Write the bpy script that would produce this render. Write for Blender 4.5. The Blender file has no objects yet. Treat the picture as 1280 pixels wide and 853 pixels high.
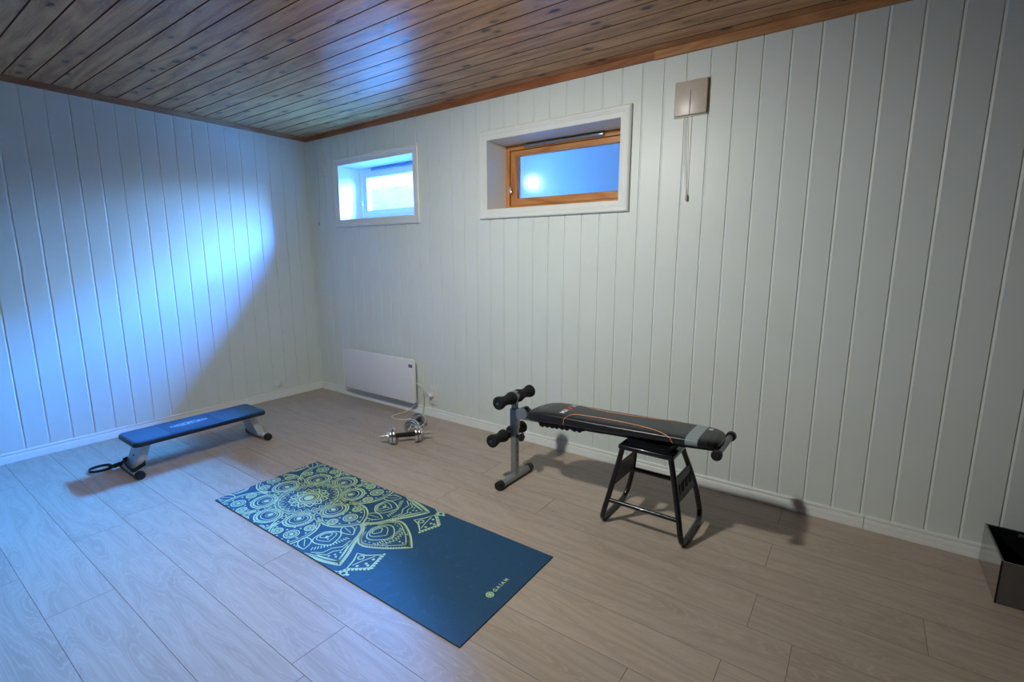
import bpy, bmesh, math, random
from mathutils import Vector, Matrix
random.seed(7)
PI = math.pi
D = bpy.data
scene = bpy.context.scene
COL = scene.collection

# ------------------------------------------------------------------ helpers
class MB:
    """collects geometry (world or local coordinates) for ONE mesh"""
    def __init__(s): s.v = []; s.f = []; s.m = []; s.a = []
    def add(s, vs, fs, mi=0, at=0.0):
        o = len(s.v); s.v += [tuple(v) for v in vs]
        for f in fs: s.f.append([i + o for i in f]); s.m.append(mi); s.a.append(at)
        return s
    def box(s, lo, hi, mi=0, at=0.0):
        x0, y0, z0 = lo; x1, y1, z1 = hi
        return s.add([(x0,y0,z0),(x1,y0,z0),(x1,y1,z0),(x0,y1,z0),(x0,y0,z1),(x1,y0,z1),(x1,y1,z1),(x0,y1,z1)],
              [(0,3,2,1),(4,5,6,7),(0,1,5,4),(1,2,6,5),(2,3,7,6),(3,0,4,7)], mi, at)
    def rbox(s, c, size, r=.004, M=None, mi=0, seg=3):
        """bevelled box, centre c, optional rotation matrix"""
        bm = bmesh.new(); bmesh.ops.create_cube(bm, size=1.0)
        for v in bm.verts: v.co = Vector((v.co.x*size[0], v.co.y*size[1], v.co.z*size[2]))
        if r > 0: bmesh.ops.bevel(bm, geom=list(bm.edges), offset=r, segments=seg, profile=.5, affect='EDGES')
        return s.addbm(bm, c, M, mi)
    def addbm(s, bm, c=(0,0,0), M=None, mi=0):
        c = Vector(c); vs = []
        bm.verts.index_update()
        for v in bm.verts: vs.append((M @ v.co if M else v.co) + c)
        fs = [[v.index for v in f.verts] for f in bm.faces]
        bm.free(); return s.add(vs, fs, mi)
    def hexa(s, bot, top, mi=0):
        return s.add(list(bot) + list(top), [(0,3,2,1),(4,5,6,7),(0,1,5,4),(1,2,6,5),(2,3,7,6),(3,0,4,7)], mi)
    def tube(s, pts, r, seg=14, closed=False, caps=True, mi=0, smooth=0):
        pts = [Vector(p) for p in pts]
        if smooth: pts = spline(pts, smooth, closed)
        n = len(pts); rs = r if isinstance(r, (list, tuple)) else [r]*n
        if closed: T = [(pts[(i+1) % n] - pts[i-1]).normalized() for i in range(n)]
        else: T = [(pts[min(i+1, n-1)] - pts[max(i-1, 0)]).normalized() for i in range(n)]
        up = Vector((0,0,1)) if abs(T[0].z) < .9 else Vector((1,0,0))
        N = (up - T[0]*up.dot(T[0])).normalized(); vs = []
        for i in range(n):
            N = (N - T[i]*N.dot(T[i])).normalized(); B = T[i].cross(N)
            for k in range(seg):
                a = 2*PI*k/seg; vs.append(pts[i] + (N*math.cos(a) + B*math.sin(a))*rs[i])
        fs = []
        for i in range(n if closed else n-1):
            j = (i+1) % n
            for k in range(seg):
                l = (k+1) % seg; fs.append((i*seg+k, i*seg+l, j*seg+l, j*seg+k))
        if caps and not closed:
            fs.append(list(range(seg))[::-1]); fs.append([(n-1)*seg+k for k in range(seg)])
        return s.add(vs, fs, mi)
    def lathe(s, prof, o, d, seg=28, mi=0):
        """prof: list of (distance along d, radius)"""
        o = Vector(o); d = Vector(d).normalized()
        u = Vector((0,0,1)) if abs(d.z) < .9 else Vector((1,0,0))
        N = (u - d*u.dot(d)).normalized(); B = d.cross(N); vs = []
        for (h, r) in prof:
            for k in range(seg):
                a = 2*PI*k/seg; vs.append(o + d*h + (N*math.cos(a) + B*math.sin(a))*max(r, 1e-5))
        fs = []
        for i in range(len(prof)-1):
            for k in range(seg):
                l = (k+1) % seg; fs.append((i*seg+k, i*seg+l, (i+1)*seg+l, (i+1)*seg+k))
        fs.append(list(range(seg))[::-1]); fs.append([(len(prof)-1)*seg+k for k in range(seg)])
        return s.add(vs, fs, mi)
    def prism(s, poly, axis, a, b, mi=0):
        """extrude a 2-D polygon along an axis (0,1,2) from a to b"""
        def P(p, h): q = list(p); q.insert(axis, h); return tuple(q)
        n = len(poly)
        return s.add([P(p, a) for p in poly] + [P(p, b) for p in poly],
              [list(range(n))[::-1], list(range(n, 2*n))] + [(i, (i+1) % n, n+(i+1) % n, n+i) for i in range(n)], mi)
    def build(s, name, mats, parent=None, angle=35, recalc=True):
        off = Vector(parent_loc(parent)) if parent else Vector((0,0,0))
        me = D.meshes.new(name)
        me.from_pydata([tuple(Vector(v) - off) for v in s.v], [], s.f)
        if not isinstance(mats, (list, tuple)): mats = [mats]
        for m in mats: me.materials.append(m)
        me.polygons.foreach_set('material_index', s.m)
        at = me.attributes.new('pid', 'FLOAT', 'FACE'); at.data.foreach_set('value', s.a)
        if recalc:
            bm = bmesh.new(); bm.from_mesh(me); bmesh.ops.recalc_face_normals(bm, faces=list(bm.faces)); bm.to_mesh(me); bm.free()
        me.polygons.foreach_set('use_smooth', [True]*len(me.polygons))
        me.set_sharp_from_angle(angle=math.radians(angle))
        me.update()
        o = D.objects.new(name, me); COL.objects.link(o)
        if parent: o.parent = parent
        return o
def parent_loc(p):
    v = Vector((0,0,0))
    while p: v += p.location; p = p.parent
    return v
def spline(p, k, closed=False):
    n = len(p); out = []
    for i in range(n if closed else n-1):
        if closed: a, b, c, d = p[i-1], p[i], p[(i+1) % n], p[(i+2) % n]
        else: a, b, c, d = p[max(i-1,0)], p[i], p[i+1], p[min(i+2, n-1)]
        for j in range(k):
            t = j/k; out.append(.5*((2*b) + (c-a)*t + (2*a-5*b+4*c-d)*t*t + (3*b-a-3*c+d)*t**3))
    if not closed: out.append(p[-1])
    return out
def tag(o, label, cat, group=None):
    o['label'] = label; o['category'] = cat
    if group: o['group'] = group
    return o
def empty(name, loc):
    o = D.objects.new(name, None); COL.objects.link(o); o.location = loc; o.empty_display_size = .05
    return o
def thing(name, label, cat, loc, group=None): return tag(empty(name, loc), label, cat, group)
def struct(o): o['kind'] = 'structure'; return o
def text_geo(body, size, bold=0.0):
    """2-D triangles of a line of text, left aligned at the origin"""
    cu = D.curves.new('lettering', 'FONT'); cu.body = body; cu.size = size; cu.offset = bold; cu.resolution_u = 3
    ob = D.objects.new('lettering', cu); COL.objects.link(ob)
    dg = bpy.context.evaluated_depsgraph_get(); dg.update()
    me = D.meshes.new_from_object(ob.evaluated_get(dg))
    vs = [tuple(v.co) for v in me.vertices]; fs = [list(p.vertices) for p in me.polygons]
    D.objects.remove(ob); D.meshes.remove(me); D.curves.remove(cu)
    return vs, fs

# ------------------------------------------------------------------ materials
def lin(c): return tuple(((x/255)/12.92 if x <= 10 else (((x/255)+.055)/1.055)**2.4) for x in c) + (1,)
class N:
    def __init__(s, name):
        s.m = D.materials.new(name); s.m.use_nodes = True; s.t = s.m.node_tree
        s.b = s.t.nodes['Principled BSDF']; s.out = s.t.nodes['Material Output']
    def n(s, t, **k):
        q = s.t.nodes.new(t)
        for a, v in k.items():
            if a.startswith('i_'): q.inputs[a[2:].replace('_', ' ')].default_value = v
            else: setattr(q, a, v)
        return q
    def l(s, a, b): s.t.links.new(a, b)
    def math(s, op, a, b=None):
        q = s.n('ShaderNodeMath', operation=op)
        for i, v in enumerate((a, b)):
            if v is None: continue
            if isinstance(v, (int, float)): q.inputs[i].default_value = v
            else: s.l(v, q.inputs[i])
        return q.outputs[0]
    def mix(s, f, a, b, mode='MIX'):
        q = s.n('ShaderNodeMix', data_type='RGBA', blend_type=mode)
        for i, v in ((0, f), (6, a), (7, b)):
            if isinstance(v, (int, float)): q.inputs[i].default_value = v
            elif isinstance(v, tuple): q.inputs[i].default_value = v
            else: s.l(v, q.inputs[i])
        return q.outputs[2]
    def ramp(s, f, stops):
        q = s.n('ShaderNodeValToRGB'); e = q.color_ramp.elements
        while len(e) < len(stops): e.new(.5)
        for el, (p, c) in zip(e, stops): el.position = p; el.color = c if isinstance(c, tuple) else (c, c, c, 1)
        s.l(f, q.inputs[0]); return q.outputs[0]
    def bump(s, h, strength, dist):
        q = s.n('ShaderNodeBump'); q.inputs['Strength'].default_value = strength; q.inputs['Distance'].default_value = dist
        s.l(h, q.inputs['Height']); s.l(q.outputs[0], s.b.inputs['Normal'])
def plain(name, rgb, rough=.5, metal=0.0, noise=.06, scale=40, bump=0.0, spec=.5, coat=0.0):
    s = N(name); tc = s.n('ShaderNodeTexCoord'); nz = s.n('ShaderNodeTexNoise'); nz.inputs['Scale'].default_value = scale
    nz.inputs['Detail'].default_value = 4
    s.l(tc.outputs['Object'], nz.inputs['Vector'])
    c = lin(rgb); d = tuple(x*(1-noise*2) for x in c[:3]) + (1,); e = tuple(min(1, x*(1+noise)) for x in c[:3]) + (1,)
    s.l(s.ramp(nz.outputs[0], [(.3, d), (.7, e)]), s.b.inputs['Base Color'])
    s.b.inputs['Roughness'].default_value = rough; s.b.inputs['Metallic'].default_value = metal
    s.b.inputs['Specular IOR Level'].default_value = spec; s.b.inputs['Coat Weight'].default_value = coat
    if bump: s.bump(nz.outputs[0], bump, .001)
    return s.m
def wood(name, cols, along, knots=0.0, grain=1.0, rough=.45, bandscale=9.0, pidvar=.25, coat=0.0, coatr=.2, knotcol=(40,22,12), blotch=0.0, metalspec=.5, kx=3.2, ky=26.0, pores=0.0):
    """board wood: grain runs along the axis 'along' (0,1,2); boards differ by the face attribute pid"""
    s = N(name); tc = s.n('ShaderNodeTexCoord'); sp = s.n('ShaderNodeSeparateXYZ'); s.l(tc.outputs['Object'], sp.inputs[0])
    pid = s.n('ShaderNodeAttribute', attribute_name='pid').outputs['Fac']
    L = sp.outputs[along]; oth = [i for i in range(3) if i != along]
    A, B = sp.outputs[oth[0]], sp.outputs[oth[1]]
    L2 = s.math('ADD', L, s.math('MULTIPLY', pid, 37.7)); Z = s.math('MULTIPLY', pid, 91.3)
    def vec(a, b, c):
        q = s.n('ShaderNodeCombineXYZ')
        for i, v in enumerate((a, b, c)):
            if isinstance(v, (int, float)): q.inputs[i].default_value = v
            else: s.l(v, q.inputs[i])
        return q.outputs[0]
    AB = s.math('ADD', A, s.math('MULTIPLY', B, .93))
    def noise(v, scale, det, dist=0.0):
        q = s.n('ShaderNodeTexNoise'); q.inputs['Scale'].default_value = scale; q.inputs['Detail'].default_value = det
        q.inputs['Distortion'].default_value = dist; s.l(v, q.inputs['Vector']); return q.outputs[0]
    # cathedral figure: contour bands of a stretched noise
    base = noise(vec(s.math('MULTIPLY', L2, .9), s.math('MULTIPLY', AB, 6.0), Z), 1.0, 2)
    fine = noise(vec(s.math('MULTIPLY', L2, 4.0), s.math('MULTIPLY', AB, 160.0), Z), 1.0, 5, .3)
    med = noise(vec(s.math('MULTIPLY', L2, 1.6), s.math('MULTIPLY', AB, 34.0), Z), 1.0, 4)
    bands = s.math('PINGPONG', s.math('ADD', s.math('MULTIPLY', base, bandscale), s.math('MULTIPLY', fine, .35)), .5)
    f = s.math('ADD', s.math('MULTIPLY', bands, .75*grain), s.math('ADD', s.math('MULTIPLY', fine, .45*grain), s.math('MULTIPLY', med, .55*grain)))
    f = s.math('ADD', s.math('SUBTRACT', f, .72*grain), .5)
    col = s.ramp(f, [(.15, lin(cols[0])), (.5, lin(cols[1])), (.85, lin(cols[2]))])
    white = s.n('ShaderNodeTexWhiteNoise', noise_dimensions='1D'); s.l(pid, white.inputs['W'])
    v = s.math('ADD', s.math('MULTIPLY', white.outputs['Value'], pidvar), 1-pidvar*.5)
    hs = s.n('ShaderNodeHueSaturation'); s.l(col, hs.inputs['Color']); s.l(v, hs.inputs['Value']); col = hs.outputs[0]
    if knots:
        vo = s.n('ShaderNodeTexVoronoi'); vo.inputs['Scale'].default_value = 1.0; vo.inputs['Randomness'].default_value = 1.0
        s.l(vec(s.math('MULTIPLY', L2, kx), s.math('MULTIPLY', AB, ky*.4), Z), vo.inputs['Vector'])
        wob = s.math('MULTIPLY', s.math('SUBTRACT', med, .5), .08)
        dd = s.math('ADD', vo.outputs['Distance'], wob)
        kk = s.ramp(dd, [(0.0, 1.0), (knots*.55, .9), (knots, 0.0)])
        halo = s.ramp(dd, [(0.0, 1.0), (knots*2.6, 0.0)])
        col = s.mix(s.math('MULTIPLY', halo, .45), col, lin(cols[0]))
        col = s.mix(kk, col, lin(knotcol))
    if blotch:
        vo = s.n('ShaderNodeTexVoronoi'); vo.inputs['Scale'].default_value = 1.0
        s.l(vec(s.math('MULTIPLY', L2, 2.2), s.math('MULTIPLY', AB, 5.0), Z), vo.inputs['Vector'])
        col = s.mix(s.ramp(s.math('ADD', vo.outputs['Distance'], s.math('MULTIPLY', fine, .04)), [(0.0, blotch), (.09, 0.0)]), col, lin(cols[0]))
    if pores:
        pz = noise(vec(s.math('MULTIPLY', L2, 9.0), s.math('MULTIPLY', AB, 420.0), Z), 1.0, 3)
        wv = s.math('PINGPONG', s.math('ADD', s.math('MULTIPLY', base, 46.0), s.math('MULTIPLY', fine, 1.2)), .5)
        lines = s.ramp(s.math('MULTIPLY', wv, 2.0), [(.62, 0.0), (.95, 1.0)])
        col = s.mix(s.math('MULTIPLY', s.ramp(pz, [(.52, 0.0), (.66, 1.0)]), pores*.6), col, lin(cols[0]))
        col = s.mix(s.math('MULTIPLY', lines, pores), col, lin(cols[2]))
    s.l(col, s.b.inputs['Base Color']); s.b.inputs['Roughness'].default_value = rough
    s.b.inputs['Specular IOR Level'].default_value = metalspec
    s.b.inputs['Coat Weight'].default_value = coat; s.b.inputs['Coat Roughness'].default_value = coatr
    s.bump(fine, .12, .0006)
    return s.m
M = {}
M['wall'] = plain('painted_panelling', (222,231,226), .42, noise=.012, scale=3)
M['lowbounce'] = plain('low_bounce_wall', (112,108,102), .6)  # for the unseen walls, colour darkened to cut their bounce light
M['white'] = plain('white_paint', (228,233,229), .38, noise=.012, scale=9)
M['floor'] = wood('oak_laminate', ((144,130,115),(168,154,139),(182,169,155)), 0, grain=.5, rough=.44, bandscale=8, pidvar=.10, blotch=.7, metalspec=.4, pores=.5)
M['pine'] = wood('pine_ceiling', ((140,90,54),(190,136,90),(208,160,114)), 0, knots=.21, pores=.4, grain=1.05, rough=.36, bandscale=6, pidvar=.14, coat=.04, coatr=.26, metalspec=.3, knotcol=(34,18,10), kx=5.2, ky=26)
M['gap'] = plain('dark_gap', (74,46,28), .8)
M['pine_trim_x'] = wood('pine_trim_back', ((118,68,36),(152,94,54),(172,114,70)), 0, grain=.8, rough=.5, pidvar=.0)
M['pine_trim_y'] = wood('pine_trim_left', ((112,66,38),(146,92,56),(166,110,70)), 1, grain=.8, rough=.5, pidvar=.0)
M['pine_trim_light'] = wood('pine_trim_fresh', ((150,96,52),(186,132,82),(204,152,102)), 0, grain=.8, rough=.5, pidvar=.0)
M['winwood_x'] = wood('window_pine_rail', ((152,92,44),(196,134,76),(214,156,98)), 0, knots=.07, grain=.8, rough=.4, pidvar=.0, knotcol=(92,48,22), kx=5, ky=30)
M['winwood_z'] = wood('window_pine_stile', ((152,92,44),(196,134,76),(214,156,98)), 2, knots=.07, grain=.8, rough=.4, pidvar=.0, knotcol=(92,48,22), kx=5, ky=30)
M['plank'] = wood('outdoor_board', ((150,150,152),(196,198,202),(216,218,222)), 0, knots=.06, grain=.9, rough=.7, pidvar=.1, knotcol=(120,116,112))
M['snow'] = plain('pale_ground', (225,228,232), .8, noise=.05)
M['beige'] = plain('beige_plastic', (196,188,172), .33, noise=.02)
M['offwhite'] = plain('off_white_plastic', (222,224,222), .35, noise=.02)
M['cord'] = plain('pale_cord', (186,182,170), .6)
M['cable'] = plain('white_cable', (226,224,216), .45)
M['heater'] = plain('heater_enamel', (232,234,236), .35, noise=.008)
M['navy'] = plain('display_glass', (18,32,96), .15)
M['chrome'] = plain('chrome', (226,229,232), .22, 1.0, noise=.02)
M['steel'] = plain('dull_steel', (120,122,124), .32, 1.0, noise=.05)
M['silver'] = plain('silver_powder_coat', (148,152,156), .38, .55, noise=.03)
M['legsilver'] = plain('silver_leg', (190,195,198), .34, .35, noise=.03)
M['alu'] = plain('aluminium', (176,178,184), .3, .9, noise=.03)
M['blackpl'] = plain('black_plastic', (20,21,24), .5, noise=.1)
M['blackpaint'] = plain('black_enamel', (16,18,24), .24, noise=.05, coat=.3)
M['foam'] = plain('black_foam', (17,19,22), .85, noise=.2, scale=220, bump=.4)
M['vinyl'] = plain('black_vinyl', (30,31,34), .33, noise=.08, scale=260, bump=.08)
M['vinylgrey'] = plain('grey_vinyl', (138,150,154), .38, noise=.03, scale=260)
M['orange'] = plain('orange_piping', (238,164,130), .5)
M['letter'] = plain('white_print', (230,230,230), .5)
M['letterred'] = plain('red_print', (214,84,60), .5)
M['bluevinyl'] = plain('blue_vinyl', (4,70,98), .42, noise=.08, scale=200, bump=.08)
M['bluevinyl2'] = plain('blue_vinyl_middle', (3,60,88), .5, noise=.08, scale=200, bump=.08)
M['bluelogo'] = plain('pale_blue_print', (205,228,244), .45)
M['navyedge'] = plain('navy_vinyl_side', (12,22,44), .42, noise=.06)
M['webbing'] = plain('black_webbing', (14,16,22), .7, noise=.2, scale=300)
M['darkbox'] = plain('smoked_metal', (112,110,112), .14, .6, noise=.03, coat=.8)
M['darkin'] = plain('black_lining', (14,18,20), .45, noise=.1)
M['matblue'] = plain('mat_blue', (7,68,104), .6, noise=.12, scale=380, bump=.25)
M['matprint'] = plain('mat_lime_print', (178,210,168), .6, noise=.05, scale=300)
M['mattone'] = plain('mat_tone_print', (20,78,118), .55, noise=.08, scale=300)
M['matedge'] = plain('mat_black_edge', (14,16,22), .7)
# window panes: thin glass that lets daylight through, with a surface reflection
def thin_glass(name, frosted=False):
    s = N(name); s.t.nodes.remove(s.b)
    if frosted:
        tc = s.n('ShaderNodeTexCoord'); nz = s.n('ShaderNodeTexNoise'); nz.inputs['Scale'].default_value = 170
        s.l(tc.outputs['Object'], nz.inputs['Vector'])
        r = s.n('ShaderNodeBsdfRefraction', distribution='BECKMANN'); r.inputs['IOR'].default_value = 1.2; r.inputs['Roughness'].default_value = .46
        r.inputs['Color'].default_value = (.92, .97, 1, 1)
        bp_ = s.n('ShaderNodeBump'); bp_.inputs['Strength'].default_value = .5; bp_.inputs['Distance'].default_value = .002
        s.l(nz.outputs[0], bp_.inputs['Height']); s.l(bp_.outputs[0], r.inputs['Normal'])
        t = s.n('ShaderNodeBsdfTranslucent'); t.inputs['Color'].default_value = (.7, .85, 1, 1)
        mx = s.n('ShaderNodeMixShader'); mx.inputs[0].default_value = .10; s.l(r.outputs[0], mx.inputs[1]); s.l(t.outputs[0], mx.inputs[2])
        body = mx.outputs[0]
    else:
        t = s.n('ShaderNodeBsdfTransparent'); t.inputs['Color'].default_value = (.96, .98, 1, 1); body = t.outputs[0]
    g = s.n('ShaderNodeBsdfGlossy'); g.inputs['Roughness'].default_value = .05
    fr = s.n('ShaderNodeFresnel'); fr.inputs['IOR'].default_value = .85
    m2 = s.n('ShaderNodeMixShader'); s.l(fr.outputs[0], m2.inputs[0]); s.l(body, m2.inputs[1]); s.l(g.outputs[0], m2.inputs[2])
    s.l(m2.outputs[0], s.out.inputs['Surface']); return s.m
M['glass'] = thin_glass('clear_pane'); M['frost'] = thin_glass('frosted_pane', True)

# ------------------------------------------------------------------ room
H = 2.352; RX = 6.0; RY = -4.7; PW = .118
# openings in the back wall: (x0, x1, z0, z1)
W1 = (.47, 1.40, 1.605, 2.06); W2 = (2.122, 3.085, 1.605, 2.055)
def panel_profile(start, end, first):
    """(position, depth) polyline of the grooved boards; depth goes into the wall"""
    p = [(start, 0.0)]; x = first
    while x < start: x += PW
    while x < end - .02:
        p += [(x-.0035, 0.0), (x-.0030, .0042), (x-.0008, .0042), (x+.0088, 0.0)]; x += PW
    return p + [(end, 0.0)]
b = MB(); prof = panel_profile(0, RX, .0148)
cuts = sorted({W1[0], W1[1], W2[0], W2[1]}); pr = []
for i, (x, d) in enumerate(prof):
    pr.append((x, d))
    if i+1 < len(prof):
        for c in cuts:
            if x < c < prof[i+1][0]:
                t = (c-x)/(prof[i+1][0]-x); pr.append((c, d+(prof[i+1][1]-d)*t))
for (xa, da), (xb, db) in zip(pr, pr[1:]):
    mid = (xa+xb)/2; spans = [(0, H)]
    for w in (W1, W2):
        if w[0] < mid < w[1]: spans = [(0, w[2]), (w[3], H)]
    for z0, z1 in spans: b.add([(xa,da,z0),(xb,db,z0),(xb,db,z1),(xa,da,z1)], [(0,1,2,3)], 0)
wb = struct(b.build('wall_back', M['wall'], recalc=False, angle=20))
b = MB(); prof = panel_profile(0, -RY, .2478 - 2*PW)
for (ya, da), (yb, db) in zip(prof, prof[1:]):
    b.add([(-da,-ya,0),(-db,-yb,0),(-db,-yb,H),(-da,-ya,H)], [(0,1,2,3)])
struct(b.build('wall_left', M['wall'], recalc=False, angle=20))
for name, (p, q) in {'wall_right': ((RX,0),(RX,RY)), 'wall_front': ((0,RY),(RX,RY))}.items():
    b = MB(); b.add([(p[0],p[1],0),(q[0],q[1],0),(q[0],q[1],H),(p[0],p[1],H)], [(0,1,2,3)]); struct(b.build(name, M['lowbounce']))
# floor: laminate planks with end joints
b = MB(); rows = [0.0] + [.2 + .2045*i for i in range(23)]; rows[-1] = -RY
JX = {0:4.06, 1:3.35, 2:4.066, 3:3.048, 4:4.07, 5:1.15, 6:2.5, 7:3.797, 8:2.338, 9:2.917, 10:1.46, 11:2.01}
pid = 0; g = .0010
for r in range(len(rows)-1):
    y0, y1 = -rows[r], -rows[r+1]; PL = 1.53; x = JX.get(r, random.uniform(0, PL)) % PL - PL
    while x < RX:
        xa, xb = max(0, x), min(RX, x+PL); x += PL; pid += 1
        if xb - xa < .01: continue
        A = [(xa,y0,-g),(xb,y0,-g),(xb,y1,-g),(xa,y1,-g)]
        B = [(xa+g,y0-g,0),(xb-g,y0-g,0),(xb-g,y1+g,0),(xa+g,y1+g,0)]
        rnd = random.random()*10
        b.add(A+B, [(4,7,6,5)], 0, rnd); b.add(A+B, [(0,1,5,4),(1,2,6,5),(2,3,7,6),(3,0,4,7)], 1, rnd)
M['floorgap'] = plain('plank_bevel', (120,107,98), .6)
struct(b.build('floor', [M['floor'], M['floorgap']], angle=10))
# ceiling: pine boards running along the back wall
b = MB(); y = 0.018
while y > RY:
    ya, yb = y-.0036, y-.110+.0036; ya = min(ya, 0); yb = max(yb, RY); rnd = random.random()*10
    if ya > yb:
        b.add([(0,ya,H),(RX,ya,H),(RX,yb,H),(0,yb,H)], [(0,1,2,3)], 0, rnd)
        b.add([(0,ya,H),(RX,ya,H),(RX,ya+.0025,H+.006),(0,ya+.0025,H+.006)], [(0,1,2,3)], 1)
        b.add([(0,yb,H),(RX,yb,H),(RX,yb-.0025,H+.006),(0,yb-.0025,H+.006)], [(0,1,2,3)], 1)
        b.add([(0,yb-.0025,H+.006),(RX,yb-.0025,H+.006),(RX,yb-.0047,H+.006),(0,yb-.0047,H+.006)], [(0,1,2,3)], 1)
    y -= .110
struct(b.build('ceiling', [M['pine'], M['gap']], recalc=False, angle=10))
# cornice, mitred in the corner
CZ = 2.3165; CT = .018
b = MB(); b.hexa([(0,0,CZ),(0,RY,CZ),(CT,RY,CZ),(CT,-CT,CZ)], [(0,0,H),(0,RY,H),(CT,RY,H),(CT,-CT,H)])
struct(b.build('trim_1', M['pine_trim_y']))
b = MB(); b.hexa([(0,0,CZ),(CT,-CT,CZ),(3.262,-CT,CZ),(3.262,0,CZ)], [(0,0,H),(CT,-CT,H),(3.262,-CT,H),(3.262,0,H)])
struct(b.build('trim_2', M['pine_trim_x']))
b = MB(); b.box((3.264,-CT-.002,CZ-.003),(RX,0,H)); struct(b.build('trim_3', M['pine_trim_light']))
# baseboards: rounded toe, flat field, beaded top
BP = [(0,0),(.017,0),(.017,.012),(.0135,.020),(.0125,.024),(.0125,.046),(.009,.049),(.0105,.053),(.0105,.060),(.007,.066),(0,.066)]
def base_back(x0, x1, name):
    b = MB(); b.prism([(-d, z) for d, z in BP], 0, x0, x1); return struct(b.build(name, M['white'], angle=50))
base_back(.0, 4.396, 'baseboard_back'); base_back(4.398, RX, 'baseboard_right')
b = MB(); b.prism([(d, z) for d, z in BP], 1, 0, RY); struct(b.build('baseboard_left', M['white'], angle=50))

# ------------------------------------------------------------------ windows
RD = .21   # reveal depth
def casing(W, cw, root, drop):
    """mitred moulded casing round an opening"""
    x0, x1, z0, z1 = W; b = MB()
    prof = [(0,.004),(0,.012),(.006,.014),(cw*.45,.014),(cw*.5,.017),(cw*.62,.017),(cw*.68,.020),(cw-.008,.022),(cw,.016),(cw,0.0)]
    corner = [(x0,z0,-1,-1),(x1,z0,1,-1),(x1,z1,1,1),(x0,z1,-1,1)]
    for k in range(4):
        a, c = corner[k], corner[(k+1) % 4]; vs = []
        for (o, d) in prof:
            vs.append((a[0]+a[2]*o, -d, a[1]+a[3]*o)); vs.append((c[0]+c[2]*o, -d, c[1]+c[3]*o))
        n = len(prof); b.add(vs, [(2*i, 2*i+1, 2*i+3, 2*i+2) for i in range(n-1)])
    return b.build('casing', M['white'], root, angle=25)
def window(idx, W, mats, sash_in, glass_mat):
    x0, x1, z0, z1 = W
    root = struct(empty('window_%d' % idx, ((x0+x1)/2, 0, z0)))
    casing(W, .064, root, 0)
    b = MB(); y0, y1 = -.004, RD+.09
    for q in (((x0-.012,y0,z0-.012),(x0,y1,z1+.012)),((x1,y0,z0-.012),(x1+.012,y1,z1+.012)),((x0,y0,z0-.012),(x1,y1,z0)),((x0,y0,z1),(x1,y1,z1+.012))): b.box(*q)
    b.build('reveal', M['white'], root)
    mx, mz = mats
    def ring(name, o, i, ya, yb):
        (ax0,ax1,az0,az1), (bx0,bx1,bz0,bz1) = o, i
        b = MB()
        b.hexa([(ax0,ya,az0),(bx0,ya,bz0),(bx0,yb,bz0),(ax0,yb,az0)], [(ax0,ya,az1),(bx0,ya,bz1),(bx0,yb,bz1),(ax0,yb,az1)], 1)
        b.hexa([(bx1,ya,bz0),(ax1,ya,az0),(ax1,yb,az0),(bx1,yb,bz0)], [(bx1,ya,bz1),(ax1,ya,az1),(ax1,yb,az1),(bx1,yb,bz1)], 1)
        b.hexa([(ax0,ya,az0),(ax1,ya,az0),(ax1,yb,az0),(ax0,yb,az0)], [(bx0,ya,bz0),(bx1,ya,bz0),(bx1,yb,bz0),(bx0,yb,bz0)], 0)
        b.hexa([(bx0,ya,bz1),(bx1,ya,bz1),(bx1,yb,bz1),(bx0,yb,bz1)], [(ax0,ya,az1),(ax1,ya,az1),(ax1,yb,az1),(ax0,yb,az1)], 0)
        return b.build(name, [mx, mz], root)
    fo = (x0, x1, z0, z1); fi = (x0+.030, x1-.030, z0+.038, z1-.034)
    ring('frame', fo, fi, RD, RD+.07)
    so = (fi[0]+.004, fi[1]-.004, fi[2]+.004, fi[3]-.004); si = (so[0]+sash_in[0], so[1]-sash_in[0], so[2]+sash_in[1], so[3]-sash_in[2])
    sash = ring('sash', so, si, RD+.012, RD+.06)
    b = MB(); yg = RD+.045; e = .006
    if idx == 1: b.add([(si[0]-e,yg,si[2]-e),(si[1]+e,yg,si[2]-e),(si[1]+e,yg,si[3]+e),(si[0]-e,yg,si[3]+e)], [(0,1,2,3)])
    else: b.box((si[0]-e,yg,si[2]-e),(si[1]+e,yg+.004,si[3]+e))
    b.build('pane', glass_mat, sash, recalc=idx == 2)
    # latch on the left stile
    b = MB(); lx, lz = fi[0]+.006, (si[2]+si[3])/2-.085
    b.rbox((lx+.004, RD-.004, lz), (.020,.010,.050), .003)
    b.tube([(lx+.004,RD-.010,lz+.018),(lx+.012,RD-.024,lz+.020),(lx+.024,RD-.028,lz+.004),(lx+.030,RD-.026,lz-.022)], .0042, smooth=5)
    b.build('latch', M['chrome'] if idx == 2 else M['offwhite'], sash)
    return root, si
w1, g1 = window(1, W1, (M['white'], M['white']), (.052,.050,.040), M['glass'])
w2, g2 = window(2, W2, (M['winwood_x'], M['winwood_z']), (.052,.046,.036), M['frost'])
# trickle vents over the sashes
b = MB(); b.lathe([(0,.010),(.004,.0125),(.03,.0125),(.032,.0105),(.56,.0105),(.562,.0125),(.596,.0125),(.60,.010)], (2.285, RD-.012, 2.036), (1,0,0), 18)
b.build('vent_tube', M['alu'], w2)
M['ventblue'] = plain('blue_grey_vent', (92,128,176), .45)
b = MB(); b.rbox((.98, RD-.006, 2.042), (.66,.014,.020), .003); [b.box((.67+.031*i, RD-.0145, 2.036), (.69+.031*i, RD-.012, 2.048)) for i in range(20)]
b.build('vent_strip', M['ventblue'], w1)
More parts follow.
